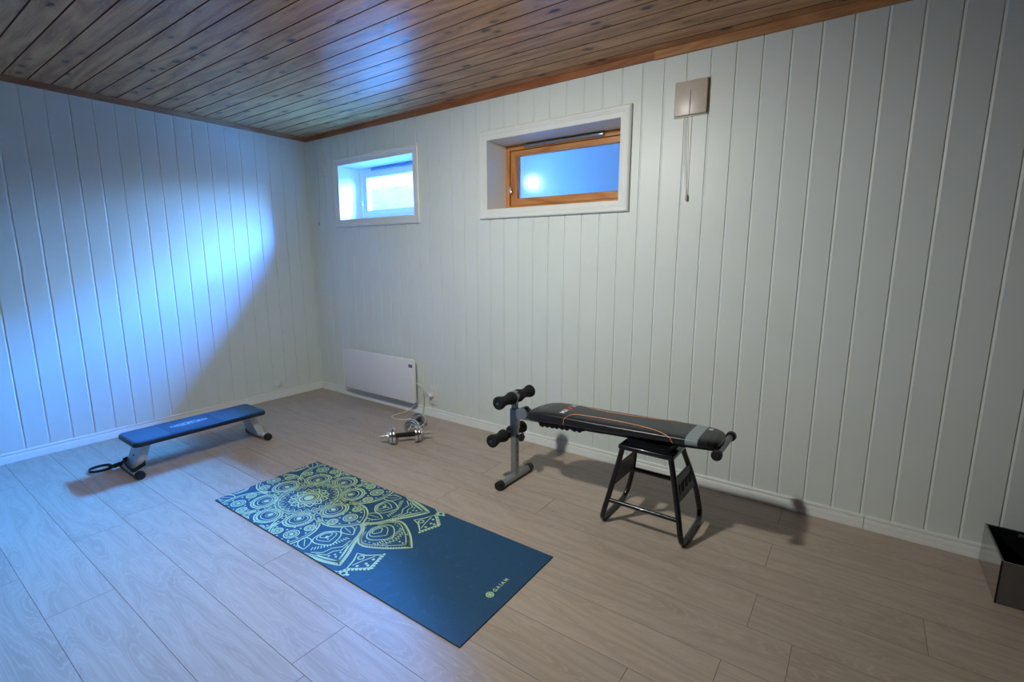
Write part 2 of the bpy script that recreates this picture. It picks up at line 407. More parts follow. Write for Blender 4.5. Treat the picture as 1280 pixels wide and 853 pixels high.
# outdoors: board fence across the light well, ground, added slab against steep daylight
for k, (xa, xb, lab) in enumerate(((-3.0, 1.75, 'pale horizontal board fence seen through the clear white window'),)):
    b = MB(); z = 1.30
    while z < 2.0:
        b.box((xa, 1.20, z), (xb, 1.225, z+.125), 0, random.random()*5); z += .13
    f = b.build('board_fence', M['plank']); tag(f, lab, 'fence')
    for px in (-1.2, .62):
        p = MB(); p.box((px, 1.226, 1.2), (px+.07, 1.28, 2.05)); p.build('fence_post', M['plank'], f)
b = MB(); b.box((-3.5,.30,1.0),(6.5,4.5,1.2)); struct(b.build('ground_outside', M['snow']))
b = MB(); b.box((-3.5,.30,2.71),(6.5,.90,2.80)); struct(b.build('daylight_cutoff', M['plank']))  # unseen slab, added to cap how steeply daylight enters
# screen added outside the frosted window to block the sky lamps and show blue
b = MB(); b.prism([(1.93,1.2),(4.6,1.2),(4.6,2.705),(1.93,2.705)], 1, .68, .74); b.box((1.93,.302,1.2),(1.98,.68,2.705)); struct(b.build('pane_screen', M['snow']))

# ------------------------------------------------------------------ wall fittings
def wall_vent(label, cx, z0, w, h, th, mat, cordpts, pull):
    r = thing('wall_vent', label, 'vent', (cx, 0, z0))
    b = MB(); b.rbox((cx, -th*.5, z0+h/2), (w, th, h), .003)
    b.build('cover_plate', mat, r)
    b = MB(); b.rbox((cx, -.003, z0+h/2), (w+.012, .006, h+.012), .002); b.build('back_plate', mat, r)
    b = MB()
    for c in cordpts: b.tube(c, .0013, seg=6, smooth=4)
    cord = b.build('pull_cord', M['cord'], r)
    b = MB(); b.lathe([(0,.003),(.004,.006),(.026,.0075),(.032,.004)], (pull[0], pull[1], pull[2]), (0,0,-1), 12)
    b.build('cord_pull', M['beige'], cord)
    return r
wall_vent('beige square wall vent high to the right of the wooden window, with pull cord', 3.468, 2.008, .163, .165, .022, M['beige'],
          [[(3.466,-.024,2.13),(3.466,-.026,2.05),(3.466,-.026,1.99),(3.470,-.014,1.80),(3.473,-.012,1.605)], [(3.448,-.010,2.005),(3.452,-.012,1.8),(3.470,-.012,1.605)]], (3.472,-.012,1.61))
wall_vent('small white wall vent in the corner, left of the white window', .20, 1.998, .165, .165, .026, M['offwhite'],
          [[(.20,-.0275,2.12),(.20,-.0275,2.04),(.20,-.026,1.98),(.17,-.010,1.8),(.142,-.010,1.60)]], (.142,-.010,1.60))
b = MB(); b.lathe([(0,.040),(.001,.040),(.0022,.038),(.0024,.031),(.0032,.030),(.0036,.0)], (0,-.445,.132), (1,0,0), 40)
tag(b.build('cover_cap', M['wall'], angle=60), 'small round white cover cap low on the left wall near the corner', 'cover cap')

# panel heater
hr = thing('panel_heater', 'flat white panel heater low on the back wall under the white window', 'heater', (.945, 0, .10))
hx0, hx1, hz0, hz1 = .492, 1.400, .102, .463
b = MB(); b.rbox(((hx0+hx1)/2, -.068, (hz0+hz1)/2), (hx1-hx0, .034, hz1-hz0), .004)
b.build('front_panel', M['heater'], hr)
for x in (hx0+.18, hx1-.18):
    b = MB(); b.rbox((x, -.0255, .29), (.035, .051, .30), .003); b.build('bracket', M['steel'], hr)
b = MB(); b.rbox((1.374, -.0855, .413), (.040,.003,.024), .001)
d = b.build('display', M['navy'], hr)
b = MB()
for x in (1.364, 1.378):
    for (u0,v0,u1,v1) in ((0,0,.008,.0018),(0,.0055,.008,.0073),(0,.011,.008,.0128),(0,.0065,.0018,.0128) ,(.0062,0,.008,.0065)):
        b.box((x+u0, -.0878, .4065+v0), (x+u1, -.0868, .4065+v1))
b.build('digits', M['letter'], d)
cpts = [(1.396,-.058,.262),(1.420,-.035,.258),(1.444,-.030,.225),(1.452,-.030,.146),(1.452,-.033,.075),(1.446,-.055,.012),(1.436,-.164,.0045),(1.385,-.222,.0042),(1.320,-.232,.0042),(1.268,-.205,.0042),(1.262,-.150,.0042),(1.285,-.085,.010),(1.325,-.045,.045),(1.362,-.034,.085),(1.418,-.034,.146),(1.480,-.036,.198),(1.520,-.048,.210),(1.540,-.050,.190)]
b = MB(); b.tube(cpts, .0034, seg=8, smooth=6); pc = b.build('power_cord', M['cable'], hr)
b = MB(); b.lathe([(0,.019),(.006,.020),(.020,.018),(.034,.010),(.040,.007)], (1.540,-.0165,.181), (0,-1,.12), 20); b.build('plug', M['offwhite'], pc)
# double socket
so = thing('wall_socket', 'white double wall socket to the right of the heater', 'socket', (1.54, 0, .10))
b = MB(); b.rbox((1.540,-.006,.174), (.074,.012,.148), .004); b.build('face_plate', M['offwhite'], so)
for z in (.181, .137):
    b = MB(); b.lathe([(0,.0225),(.0025,.0225),(.0035,.0205),(.0005,.019),(.0003,.0)], (1.540,-.0122,z), (0,-1,0), 28)
    s_ = b.build('socket', M['offwhite'], so)
    b = MB()
    for dx in (-.0095, .0095): b.lathe([(0,.0026),(.0008,.0026)], (1.540+dx,-.0126,z), (0,-1,0), 10)
    b.build('pin_hole', M['blackpl'], s_)
b = MB(); b.rbox((1.540,-.0135,.225),(.034,.005,.022),.002); b.build('switch', M['white'], so)

# ------------------------------------------------------------------ dumbbells
def dumbbell(label, loc, ang, src=None):
    if src is None:
        r = thing('dumbbell', label, 'dumbbell', (0,0,0), 'chrome dumbbells on the floor')
        d = (1,0,0); z = .057
        b = MB(); b.lathe([(-.174,.010),(-.172,.0118),(.172,.0118),(.174,.010)], (0,0,z), d, 20)
        for sgn in (-1,1):      # screw thread on the bar ends
            for i in range(14): b.lathe([(0,.0119),(.0012,.0130),(.0024,.0119)], (sgn*(.128+.0032*i)-.0012,0,z), d, 16)
        b.build('bar', M['chrome'], r)
        b = MB(); pr = [(-.064,.012),(-.063,.0165)]
        for i in range(20): pr += [(-.060+.006*i,.0165),(-.058+.006*i,.0158)]
        b.lathe(pr+[(.063,.0165),(.064,.012)], (0,0,z), d, 24); b.build('grip', M['foam'], r)
        for sgn in (-1, 1):
            for (h, rad, t) in ((.064,.057,.0245),(.0895,.051,.0175)):
                b = MB()
                pf = [(0,.020),(0,rad-.006),(.002,rad-.001),(.004,rad),(t-.004,rad),(t-.002,rad-.001),(t,rad-.007),(t-.004,rad-.012),(t-.004,.024),(t,.022),(t,.0119)]
                b.lathe(pf, (sgn*h,0,z), (sgn,0,0), 40); b.build('weight_plate', M['chrome'], r)
            b = MB(); b.lathe([(0,.012),(0,.021),(.004,.022),(.010,.022),(.012,.017),(.020,.016),(.021,.012)], (sgn*.107,0,z), (sgn,0,0), 24)
            for k in range(6):
                a = k*PI/3; b.rbox((sgn*.114, math.cos(a)*.024, z+math.sin(a)*.024), (.009,.011,.011), .003, Matrix.Rotation(a,3,'X'))
            b.build('spin_collar', M['chrome'], r)
    else:
        r = src.copy(); COL.objects.link(r); r['label'] = label
        for ch in list(src.children):
            c = ch.copy(); COL.objects.link(c); c.parent = r
    r.location = loc; r.rotation_euler = (0,0,ang)
    return r
dA = dumbbell('nearer chrome dumbbell, lying in front of the other on the floor', (1.7815,-.5265,0), math.atan2(.265,.221))
dB = dumbbell('farther chrome dumbbell, lying behind the other near the wall socket', (1.664,-.322,0), math.atan2(.877,-.48), dA)

# ------------------------------------------------------------------ yoga mat
MU, MV = 1.73, .61
class Print:
    """flat print in mat coordinates (u along, v across), clipped to the mat outline"""
    def __init__(s, mb, ox, oy, ang, z): s.mb = mb; s.o = (ox, oy); s.c = math.cos(ang); s.s = math.sin(ang); s.z = z
    def poly(s, pts, mi):
        e = .003
        for (ax, lim, sg) in ((0,e,1),(0,MU-e,-1),(1,e,1),(1,MV-e,-1)):
            if all((p[ax]-lim)*sg >= 0 for p in pts): continue
            out = []
            for i, p in enumerate(pts):
                q = pts[(i+1) % len(pts)]; a, c = (p[ax]-lim)*sg, (q[ax]-lim)*sg
                if a >= 0: out.append(p)
                if (a >= 0) != (c >= 0):
                    t = a/(a-c); out.append((p[0]+(q[0]-p[0])*t, p[1]+(q[1]-p[1])*t))
            pts = out
            if len(pts) < 3: return
        s.mb.add([(s.o[0]+u*s.c-v*s.s, s.o[1]+u*s.s+v*s.c, s.z) for u, v in pts], [list(range(len(pts)))], mi)
    def stroke(s, pts, w, mi=1, closed=False):
        n = len(pts); L = []; R = []
        if mi == 1: w *= 1.22
        for i in range(n):
            a = pts[i-1] if (i or closed) else pts[i]; c = pts[(i+1) % n] if (i < n-1 or closed) else pts[i]
            dx, dy = c[0]-a[0], c[1]-a[1]; h = math.hypot(dx, dy) or 1; nx, ny = -dy/h*w/2, dx/h*w/2
            L.append((pts[i][0]+nx, pts[i][1]+ny)); R.append((pts[i][0]-nx, pts[i][1]-ny))
        for i in range(n if closed else n-1):
            j = (i+1) % n; s.poly([R[i], R[j], L[j], L[i]], mi)
    def disc(s, c, r, mi=1, n=12, ry=None, rot=0):
        ry = ry or r; ca, sa = math.cos(rot), math.sin(rot)
        s.poly([(c[0]+r*math.cos(2*PI*k/n)*ca-ry*math.sin(2*PI*k/n)*sa, c[1]+r*math.cos(2*PI*k/n)*sa+ry*math.sin(2*PI*k/n)*ca) for k in range(n)], mi)
    def ring(s, c, r, w, mi=1, n=28, ry=None, rot=0):
        ry = ry or r; ca, sa = math.cos(rot), math.sin(rot)
        s.stroke([(c[0]+r*math.cos(2*PI*k/n)*ca-ry*math.sin(2*PI*k/n)*sa, c[1]+r*math.cos(2*PI*k/n)*sa+ry*math.sin(2*PI*k/n)*ca) for k in range(n)], w, mi, True)
mat_x, mat_y, mat_a = 1.5819, -1.6889, .0054
b = MB(); ca, sa = math.cos(mat_a), math.sin(mat_a); TH = .0048
def mw(u, v, z): return (mat_x+u*ca-v*sa, mat_y+u*sa+v*ca, z)
b.add([mw(0,0,TH),mw(MU,0,TH),mw(MU,MV,TH),mw(0,MV,TH)], [(0,1,2,3)], 0)
b.add([mw(u,v,z) for z in (.0002,TH) for u,v in ((0,0),(MU,0),(MU,MV),(0,MV))], [(0,1,5,4),(1,2,6,5),(2,3,7,6),(3,0,4,7),(3,2,1,0)], 3)
P = Print(b, mat_x, mat_y, mat_a, TH+.0004)
CU, CV = .390, .303
def pl(r, deg): return (CU+r*math.cos(math.radians(deg)), CV+r*math.sin(math.radians(deg)))
def petal(a0, prof, w, inset=0.0, n=5, both=True):
    """outline mirrored about angle a0 from (radius, half angle) pairs"""
    pts = spline([Vector((r, h)) for r, h in prof], n)
    apex = prof[-1][0]; base = prof[0][0]
    out = []
    for p in pts:
        r = p.x - (inset*(p.x-base)/(apex-base)*1.3 if inset else 0); h = max(0, p.y - (math.degrees(inset/p.x) if inset else 0)); out.append((r, h))
    A = [pl(r, a0+h) for r, h in out]; B = [pl(r, a0-h) for r, h in out][::-1]
    P.stroke(A+B[1:], w); return A + B[1:]
def dots_along(pts, step, r, off=0.0, n=7):
    acc = 0
    for a, c in zip(pts, pts[1:]):
        d = math.hypot(c[0]-a[0], c[1]-a[1])
        if d < 1e-6: continue
        while acc < d:
            t = acc/d; nx, ny = -(c[1]-a[1])/d*off, (c[0]-a[0])/d*off
            P.disc((a[0]+(c[0]-a[0])*t+nx, a[1]+(c[1]-a[1])*t+ny), r, n=n); acc += step
        acc -= d
def drop(r0, r1, deg, wdeg, w, n=8):
    """teardrop outline pointing outwards"""
    pts = []
    for k in range(n+1):
        t = k/n; pts.append((r0+(r1-r0)*t, wdeg*math.sin(PI*t**.75)))
    P.stroke([pl(r, deg+h) for r, h in pts] + [pl(r, deg-h) for r, h in pts[::-1][1:]], w)
O = (CU, CV)
P.disc(O, .026, n=36); P.ring(O, .036, .0035, n=40); P.ring(O, .0485, .008, n=48); P.ring(O, .060, .003, n=48)
for k in range(12):
    a = k*30; drop(.062, .103, a, 12.5, .0065, 10); P.disc(pl(.078, a), .005, n=8)
    P.disc(pl(.098, a+15), .0045, n=7)
for k in range(24):
    a = k*15+7.5; P.stroke([pl(.148, a-6.5), pl(.134, a-3.5), pl(.121, a), pl(.134, a+3.5), pl(.148, a+6.5)], .0034); P.disc(pl(.139, a), .0034, n=6); P.disc(pl(.114, a+7.5), .0032, n=6)
P.ring(O, .150, .0045, n=96); P.ring(O, .1665, .005, n=96)
for k in range(88): P.disc(pl(.1582, k*360/88), .0030, n=6)
for k in range(32):
    a = k*11.25; P.ring(pl(.178, a), .0085, .0032, n=10)
for k in range(8):
    a = k*45.0; ar = math.radians(a)
    # eyes
    c = pl(.222, a)
    for (f, w) in ((1,.0055),(.80,.0065)): P.ring(pl(.225, a), .064*f, w, n=36, ry=.072*f, rot=ar)
    for q in range(34):
        t = 2*PI*q/34; e = (math.cos(t), math.sin(t))
        def loc(f): u, v = .064*f*e[0], .072*f*e[1]; cc = pl(.225, a); return (cc[0]+u*math.cos(ar)-v*math.sin(ar), cc[1]+u*math.sin(ar)+v*math.cos(ar))
        P.stroke([loc(.82), loc(.97)], .0026)
    P.ring(pl(.222, a), .036, .004, n=26, ry=.044, rot=ar)
    P.disc(pl(.214, a), .015, n=14, ry=.012, rot=ar); P.ring(pl(.214, a), .0225, .0022, n=18)
    # leaf between the eyes
    drop(.185, .30, a+22.5, 4.2, .0045, 10); P.disc(pl(.215, a+22.5), .005, n=8); P.disc(pl(.245, a+22.5), .006, n=8); P.disc(pl(.272, a+22.5), .004, n=8)
    # round petals holding discs
    p3 = [(.255,21.8),(.30,21.6),(.345,18.5),(.385,13.2),(.418,7.0),(.447,0)]
    A = petal(a, p3, .0068); petal(a, p3, .0036, .011)
    for (r, da, rad) in ((.354,0,.034),(.322,13.2,.025),(.322,-13.2,.025)):
        c = pl(r, a+da); P.ring(c, rad, .0046, n=26); P.ring(c, rad*.72, .0032, n=20); P.disc(c, rad*.30, n=10)
        for q in range(12):
            t = 2*PI*q/12; P.disc((c[0]+rad*.52*math.cos(t), c[1]+rad*.52*math.sin(t)), rad*.10, n=6)
    for (r, da) in ((.312,5.6),(.312,-5.6),(.392,4.8),(.392,-4.8),(.408,0),(.362,10.2),(.362,-10.2),(.296,0),(.29,17),(.29,-17),(.338,18),(.338,-18),(.422,0)): P.disc(pl(r, a+da), .0056, n=7)
    # long pointed petals
    c0 = a+22.5
    p4 = [(.450,22.3),(.480,20.6),(.512,17.3),(.548,12.2),(.585,8.3),(.625,5.2),(.660,2.4),(.690,0)]
    A = petal(c0, p4, .0075); petal(c0, p4, .0040, .015)
    dots_along(A, .0135, .0044, -.008); dots_along(A[::-1], .0135, .0044, .008)
    for f in (1, .72, .46):
        drop(.392+.030*(1-f), .392+.128*f, c0, 8.2*f, .0048 if f == 1 else .0036, 12)
    P.disc(pl(.440, c0), .008, n=10); P.disc(pl(.462, c0), .005, n=8)
    for q in range(-6, 7): P.stroke([pl(.497+.010*(1-abs(q)/7), c0+q*1.35), pl(.517+.008*(1-abs(q)/7), c0+q*1.55)], .0040)
    for sg in (-1, 1):
        drop(.40, .50, c0+sg*12.5, 3.8, .0042, 8); P.stroke([pl(.415,c0+sg*12.5), pl(.475,c0+sg*12.5)], .0032)
        for q in range(5): P.disc(pl(.452+.011*q, c0+sg*(17.8-q*1.3)), .0042, n=7)
        P.stroke([pl(.535, c0+sg*9.3), pl(.560, c0+sg*4.3), pl(.545, c0)], .0042); P.stroke([pl(.556, c0+sg*7.2), pl(.585, c0+sg*3.2), pl(.572, c0)], .0042)
        P.stroke([pl(.57, c0+sg*6.6), pl(.63, c0+sg*1.8), pl(.655, c0)], .0040)
    for r_, d_ in ((.602,0),(.620,0),(.598,2.4),(.598,-2.4)): P.disc(pl(r_, c0+d_), .0058, n=8)
    # outer petals
    p5 = [(.520,5.5),(.545,9.3),(.582,11.5),(.622,10.8),(.665,8.3),(.715,5.2),(.755,2.4),(.790,0)]
    A = petal(a, p5, .0070); petal(a, p5, .0038, .016)
    dots_along(A, .0125, .0042, -.0075); dots_along(A[::-1], .0125, .0042, .0075)
    for f in (1, .7, .42): drop(.520+.035*(1-f), .520+.145*f, a, 6.8*f, .0046 if f == 1 else .0036, 12)
    for q in range(-7, 8): P.stroke([pl(.632+.014*(1-abs(q)/8), a+q*.95), pl(.652+.012*(1-abs(q)/8), a+q*1.05)], .0038)
    for q in range(-4, 5):
        P.stroke([pl(.655+.020*(1-abs(q)/5), a+(q-.5)*1.4), pl(.675+.022*(1-abs(q)/5), a+q*1.3), pl(.655+.020*(1-abs(q)/5), a+(q+.5)*1.4)], .0038)
    for sg in (-1, 1):
        for q in range(7): P.disc(pl(.565+.022*q, a+sg*(9.4-q*.75)), .0042, n=7)
    for r_ in (.712, .732, .750): P.disc(pl(r_, a), .0052, n=8)
    P.disc(pl(.470, a), .009, n=10); P.disc(pl(.490, a+2.2), .005, n=8); P.disc(pl(.490, a-2.2), .005, n=8)
    # diamonds and finials
    for sg in (-1, 1):
        q4 = [(.650,15),(.690,13.0),(.733,9),(.757,11.8),(.781,15),(.756,18),(.728,21),(.690,17.6)]
        pts = [pl(r_, a+sg*d_) for r_, d_ in q4]; P.stroke(pts, .0062, closed=True)
        dots_along([pl(.738, a+sg*8.2), pl(.793, a+sg*15)], .0165, .0070, 0); dots_along([pl(.733, a+sg*21.8), pl(.793, a+sg*15)], .0165, .0070, 0)
        P.ring(pl(.690, a+sg*15), .013, .005, n=14); P.stroke([pl(.723, a+sg*11.0), pl(.716, a+sg*15), pl(.720, a+sg*19)], .0042)
        for (r_, d_) in ((.738,12.2),(.745,15),(.737,17.8),(.762,15)): P.disc(pl(r_, a+sg*d_), .0072, n=8)
    P.ring(pl(.752, c0), .0135, .007, n=16); P.disc(pl(.772, c0+.9), .007, n=8); P.disc(pl(.772, c0-.9), .007, n=8)
# tone-on-tone figure on the plain half
TU, TV = 1.36, .20
def tl(r, deg): return (TU+r*math.cos(math.radians(deg)), TV+r*math.sin(math.radians(deg)))
P.z = TH+.0002
def leaf(deg, r0, r1, wd, w):
    pts = []
    for k in range(13):
        t = k/12; pts.append((r0+(r1-r0)*t, wd*math.sin(PI*t)**.8 if 0 < t < 1 else 0))
    for f in (1, .75, .5, .25):
        L = [tl(r, deg+h*f) for r, h in pts] + [tl(r, deg-h*f) for r, h in pts[::-1]]
        L = [p for p in L if p[0] > 1.19]
        if len(L) > 2:
            run = []
            for p in L:
                if run and math.hypot(p[0]-run[-1][0], p[1]-run[-1][1]) > .06: P.stroke(run, w, 2); run = []
                run.append(p)
            if len(run) > 1: P.stroke(run, w, 2)
for k in range(12): leaf(k*30, .13, .30, 10, .0014); leaf(k*30+15, .20, .42, 8, .0014)
for r_ in (.02,.03,.04): P.ring((TU,TV), r_, .0016, 2, 24)
for c in ((1.58,.44),(1.30,.50),(1.60,.12)):
    for r_ in (.02,.035,.05,.065,.08): P.ring(c, r_, .0015, 2, 28)
P.z = TH+.0004
# maker's mark: round emblem and name along the short end
EU, EV = 1.655, .2605
P.ring((EU,EV), .0145, .0032, n=28)
for k in range(8):
    a = k*PI/4; P.stroke([(EU+.003*math.cos(a),EV+.003*math.sin(a)),(EU+.0085*math.cos(a+.25),EV+.0085*math.sin(a+.25)),(EU+.0132*math.cos(a),EV+.0132*math.sin(a))], .0034)
P.disc((EU,EV), .0042, n=10)
vpos = .2840
for ch in 'GAIAM':
    vs, fs = text_geo(ch, .0235, .0006); w = max(x for x, y, z in vs)
    for f in fs: P.poly([(EU+.0085-vs[i][1], vpos+vs[i][0]) for i in f], 1)
    vpos += w + .0050
o = b.build('yoga_mat', [M['matblue'], M['matprint'], M['mattone'], M['matedge']], recalc=False)
tag(o, 'blue yoga mat with lime green mandala print lying on the floor', 'yoga mat')

# ------------------------------------------------------------------ low flat bench by the left wall
fb = thing('flat_bench', 'low flat bench with blue padded top and silver legs along the left wall', 'bench', (.82,-1.45,0))
PX0, PX1, PY0, PY1, PZ0, PZ1 = .682, .965, -1.838, -1.062, .192, .226
def rrect(x0, x1, y0, y1, r, n=6):
    out = []
    for (cx, cy, a0) in ((x1-r,y1-r,0),(x0+r,y1-r,90),(x0+r,y0+r,180),(x1-r,y0+r,270)):
        for k in range(n+1): a = math.radians(a0+90*k/n); out.append((cx+r*math.cos(a), cy+r*math.sin(a)))
    return out
b = MB(); n = 28; rings = []
for (ins, z) in ((.010,PZ0),(.002,PZ0+.003),(0,PZ0+.008),(0,PZ1-.014),(.003,PZ1-.006),(.009,PZ1-.0015),(.016,PZ1)):
    rings.append([(x,y,z) for x,y in rrect(PX0+ins,PX1-ins,PY0+ins,PY1-ins,.030-ins*.6)])
vs = [p for r in rings for p in r]
for i in range(len(rings)-1):
    b.add(rings[i]+rings[i+1], [(k,(k+1)%n,n+(k+1)%n,n+k) for k in range(n)], 1 if i < 4 else 0)
b.add(rings[0], [list(range(n))[::-1]], 1); b.add(rings[-1], [list(range(n))], 0)
b.box((PX0+.014,-1.640,PZ1-.002),(PX1-.014,-1.348,PZ1+.0006), 2)
for yy in (-1.640,-1.348): b.box((PX0+.008,yy-.0015,PZ1-.004),(PX1-.008,yy+.0015,PZ1+.0002), 1)
# lens-shaped line of print along the pad
yy = -1.602; k = 0
word = 'CARDIOFITNESS'
for i, ch in enumerate(word):
    t = (i+.5)/len(word); hgt = .018+.026*math.sin(PI*t)
    tv, tf = text_geo(ch, 1.0); x0_, x1_ = min(p[0] for p in tv), max(p[0] for p in tv); h_ = max(p[1] for p in tv); wd = .0145
    b.add([(.822+.004 - (p[1]/h_-.5)*hgt, yy+(p[0]-x0_)/(x1_-x0_+1e-6)*wd*(.35 if ch == 'I' else 1), PZ1+.0011) for p in tv], tf, 3)
    yy += .0178 if ch != 'I' else .0095
for sg in (-1, 1):
    ln = [Vector((.826+sg*(.013+.021*math.sin(PI*t/10)), -1.606+.0215*t, PZ1+.0011)) for t in range(11)]
    for p, q in zip(ln, ln[1:]): b.add([(p.x-.0012,p.y,p.z),(p.x+.0012,p.y,p.z),(q.x+.0012,q.y,q.z),(q.x-.0012,q.y,q.z)], [(0,1,2,3)], 3)
b.build('pad', [M['bluevinyl'], M['navyedge'], M['bluevinyl2'], M['bluelogo']], fb, angle=40)
b = MB(); b.rbox((.8235,-1.45,.180),(.10,.62,.024),.004); b.build('under_frame', M['blackpl'], fb)
for (yt, yb, sg) in ((-1.752,-1.812,-1),(-1.135,-1.075,1)):
    b = MB(); hw = .080; hd = .024
    b.hexa([(.822-hw,yb-hd,.030),(.822+hw,yb-hd,.030),(.822+hw,yb+hd,.030),(.822-hw,yb+hd,.030)],
           [(.822-hw*.82,yt-hd,.192),(.822+hw*.82,yt-hd,.192),(.822+hw*.82,yt+hd,.192),(.822-hw*.82,yt+hd,.192)])
    leg = b.build('leg', M['legsilver'], fb)
    b = MB(); b.lathe([(0,.006),(.003,.006),(.004,.003)], (.822,(yt+yb)/2+sg*hd,.112), (0,sg,0), 12); b.build('bolt', M['blackpl'], leg)
    yf = yb + sg*.012
    b = MB(); b.lathe([(0,.019),(.26,.019)], (.692,yf,.0245), (1,0,0), 24); b.build('foot_bar', M['legsilver'], leg)
    for (x, dx) in ((.704,-1),(.938,1)):
        b = MB(); b.lathe([(0,.0195),(0,.0245),(.026,.0245),(.030,.022),(.031,.013),(.028,.012),(.028,0)], (x,yf,.0245), (dx,0,0), 24); b.build('foot_cap', M['blackpl'], leg)
# strap looped round the near leg
def ribbon(mb, pts, w, th, up=Vector((0,0,1)), k=6):
    p = spline([Vector(q) for q in pts], k); vs = []; n = len(p)
    for i in range(n):
        t = (p[min(i+1,n-1)]-p[max(i-1,0)]).normalized(); s_ = up; nn = t.cross(s_)
        if nn.length < 1e-4: nn = Vector((1,0,0))
        nn.normalize()
        for (a, c) in ((-1,-1),(1,-1),(1,1),(-1,1)): vs.append(p[i]+s_*(w/2*a)+nn*(th/2*c))
    mb.add(vs, [(4*i+k_, 4*i+(k_+1)%4, 4*i+4+(k_+1)%4, 4*i+4+k_) for i in range(n-1) for k_ in range(4)] + [(3,2,1,0),(4*n-4,4*n-3,4*n-2,4*n-1)])
st = thing('ankle_strap', 'black webbing strap looped round the near leg of the low flat bench', 'strap', (.70,-1.86,0))
b = MB(); zc = .056
band = [(.735,-1.838,zc+.012),(.822,-1.843,zc-.004),(.908,-1.843,zc-.006),(.914,-1.815,zc+.004),(.910,-1.780,zc+.020),(.822,-1.772,zc+.014),(.734,-1.776,zc+.012),(.728,-1.810,zc+.014),(.735,-1.838,zc+.012)]
ribbon(b, band, .024, .004); b.build('leg_band', M['webbing'], st)
b = MB(); ribbon(b, [(.735,-1.846,.052),(.700,-1.868,.038),(.672,-1.876,.026),(.640,-1.884,.020)], .022, .012); b.tube([(.72,-1.852,.046),(.685,-1.872,.030)], .013, seg=10)
b.build('strap_keeper', M['webbing'], st)
b = MB(); ribbon(b, [(.655,-1.880,.014),(.655,-1.915,.012),(.640,-1.955,.011),(.605,-1.975,.010),(.565,-1.955,.010),(.560,-1.905,.011),(.590,-1.868,.012),(.645,-1.868,.014)], .015, .0035)
b.build('strap_loop', M['webbing'], st)

# ------------------------------------------------------------------ black stand
sd = thing('tubular_stand', 'black tubular steel stand holding up the right end of the sit-up bench', 'stand', (3.545,-.53,0))
TZ = .412
b = MB(); b.rbox((3.547,-.566,TZ-.012),(.262,.200,.024),.008); b.build('top_plate', M['blackpaint'], sd)
def frame_side(xt, xb):
    yn, yf, zt = -.650, -.476, TZ-.016; r = .0128
    pts = []
    def X(z): return xb + (xt-xb)*min(1, max(0, (z-r)/(zt-r)))
    raw = [(yn,zt),(-.653,.30),(-.662,.20),(-.672,.12),(-.680,.075)]
    for k in range(1, 7):
        a = math.radians(180+90*k/7); raw.append((-.648+.033*math.cos(a), .046+r*0+.033*math.sin(a)))
    raw += [(-.640,r),(-.55,r),(-.44,r)]
    for k in range(1, 9):
        a = math.radians(270+75*k/8); raw.append((-.430+.058*math.cos(a), r+.058+.058*math.sin(a)))
    raw += [(-.376,.13),(-.392,.20),(-.425,.28),(yf+.006,.37),(yf,zt)]
    for y_, z_ in raw: pts.append((X(z_), y_, z_))
    mb = MB(); mb.tube(pts, r, seg=16, smooth=3); return mb
for (xt, xb, sg) in ((3.434,3.352,-1),(3.662,3.742,1)):
    fr = frame_side(xt, xb).build('side_frame', M['blackpaint'], sd)
    def XX(z): return xb+(xt-xb)*(z/TZ)
    b = MB(); t = .004
    q = [(-.660,.195),(-.398,.185),(-.428,.292),(-.650,.298)]
    vsn = [(XX(z)-t,y_,z) for y_,z in q]; vsf = [(XX(z)+t,y_,z) for y_,z in q]
    b.hexa(vsn, vsf)
    for edge in (0, 2):   # rolled lips
        (ya,za),(yb_,zb_) = q[edge], q[(edge+1)%4]; b.tube([(XX(za),ya,za),(XX(zb_),yb_,zb_)], .006, seg=8)
    # worn raised marks on the plate
    for i in range(7):
        yy0 = -.615+.028*i
        for dy, z0_, dy2, z1_ in ((0,.222,.010,.262),(.010,.262,.018,.222)) if i % 2 else ((0,.222,0,.264),(0,.243,.016,.262)):
            b.tube([(XX(z0_)+sg*.0042,yy0+dy,z0_),(XX(z1_)+sg*.0042,yy0+dy2,z1_)], .0026, seg=6)
    b.build('side_plate', M['stand_plate'] if 'stand_plate' in M else M.setdefault('stand_plate', plain('worn_black_plate', (44,48,52), .42, noise=.2, scale=60)), sd)
    for yy in (-.62,-.45):
        b = MB(); b.rbox((xb,yy,.004),(.026,.036,.008),.002); b.build('rubber_foot', M['blackpl'], fr)
b = MB(); xa, xc = 3.434+(3.352-3.434)*(1-.120/TZ), 3.662+(3.742-3.662)*(1-.120/TZ); b.tube([(xa,-.668,.120),(xc,-.668,.120)], .0105); b.build('stretcher', M['blackpaint'], sd)
b = MB(); xa, xc = 3.434+(3.352-3.434)*(1-.178/TZ), 3.662+(3.742-3.662)*(1-.178/TZ); b.tube([(xa,-.386,.178),(xc,-.386,.178)], .0125); b.build('stretcher', M['blackpaint'], sd)

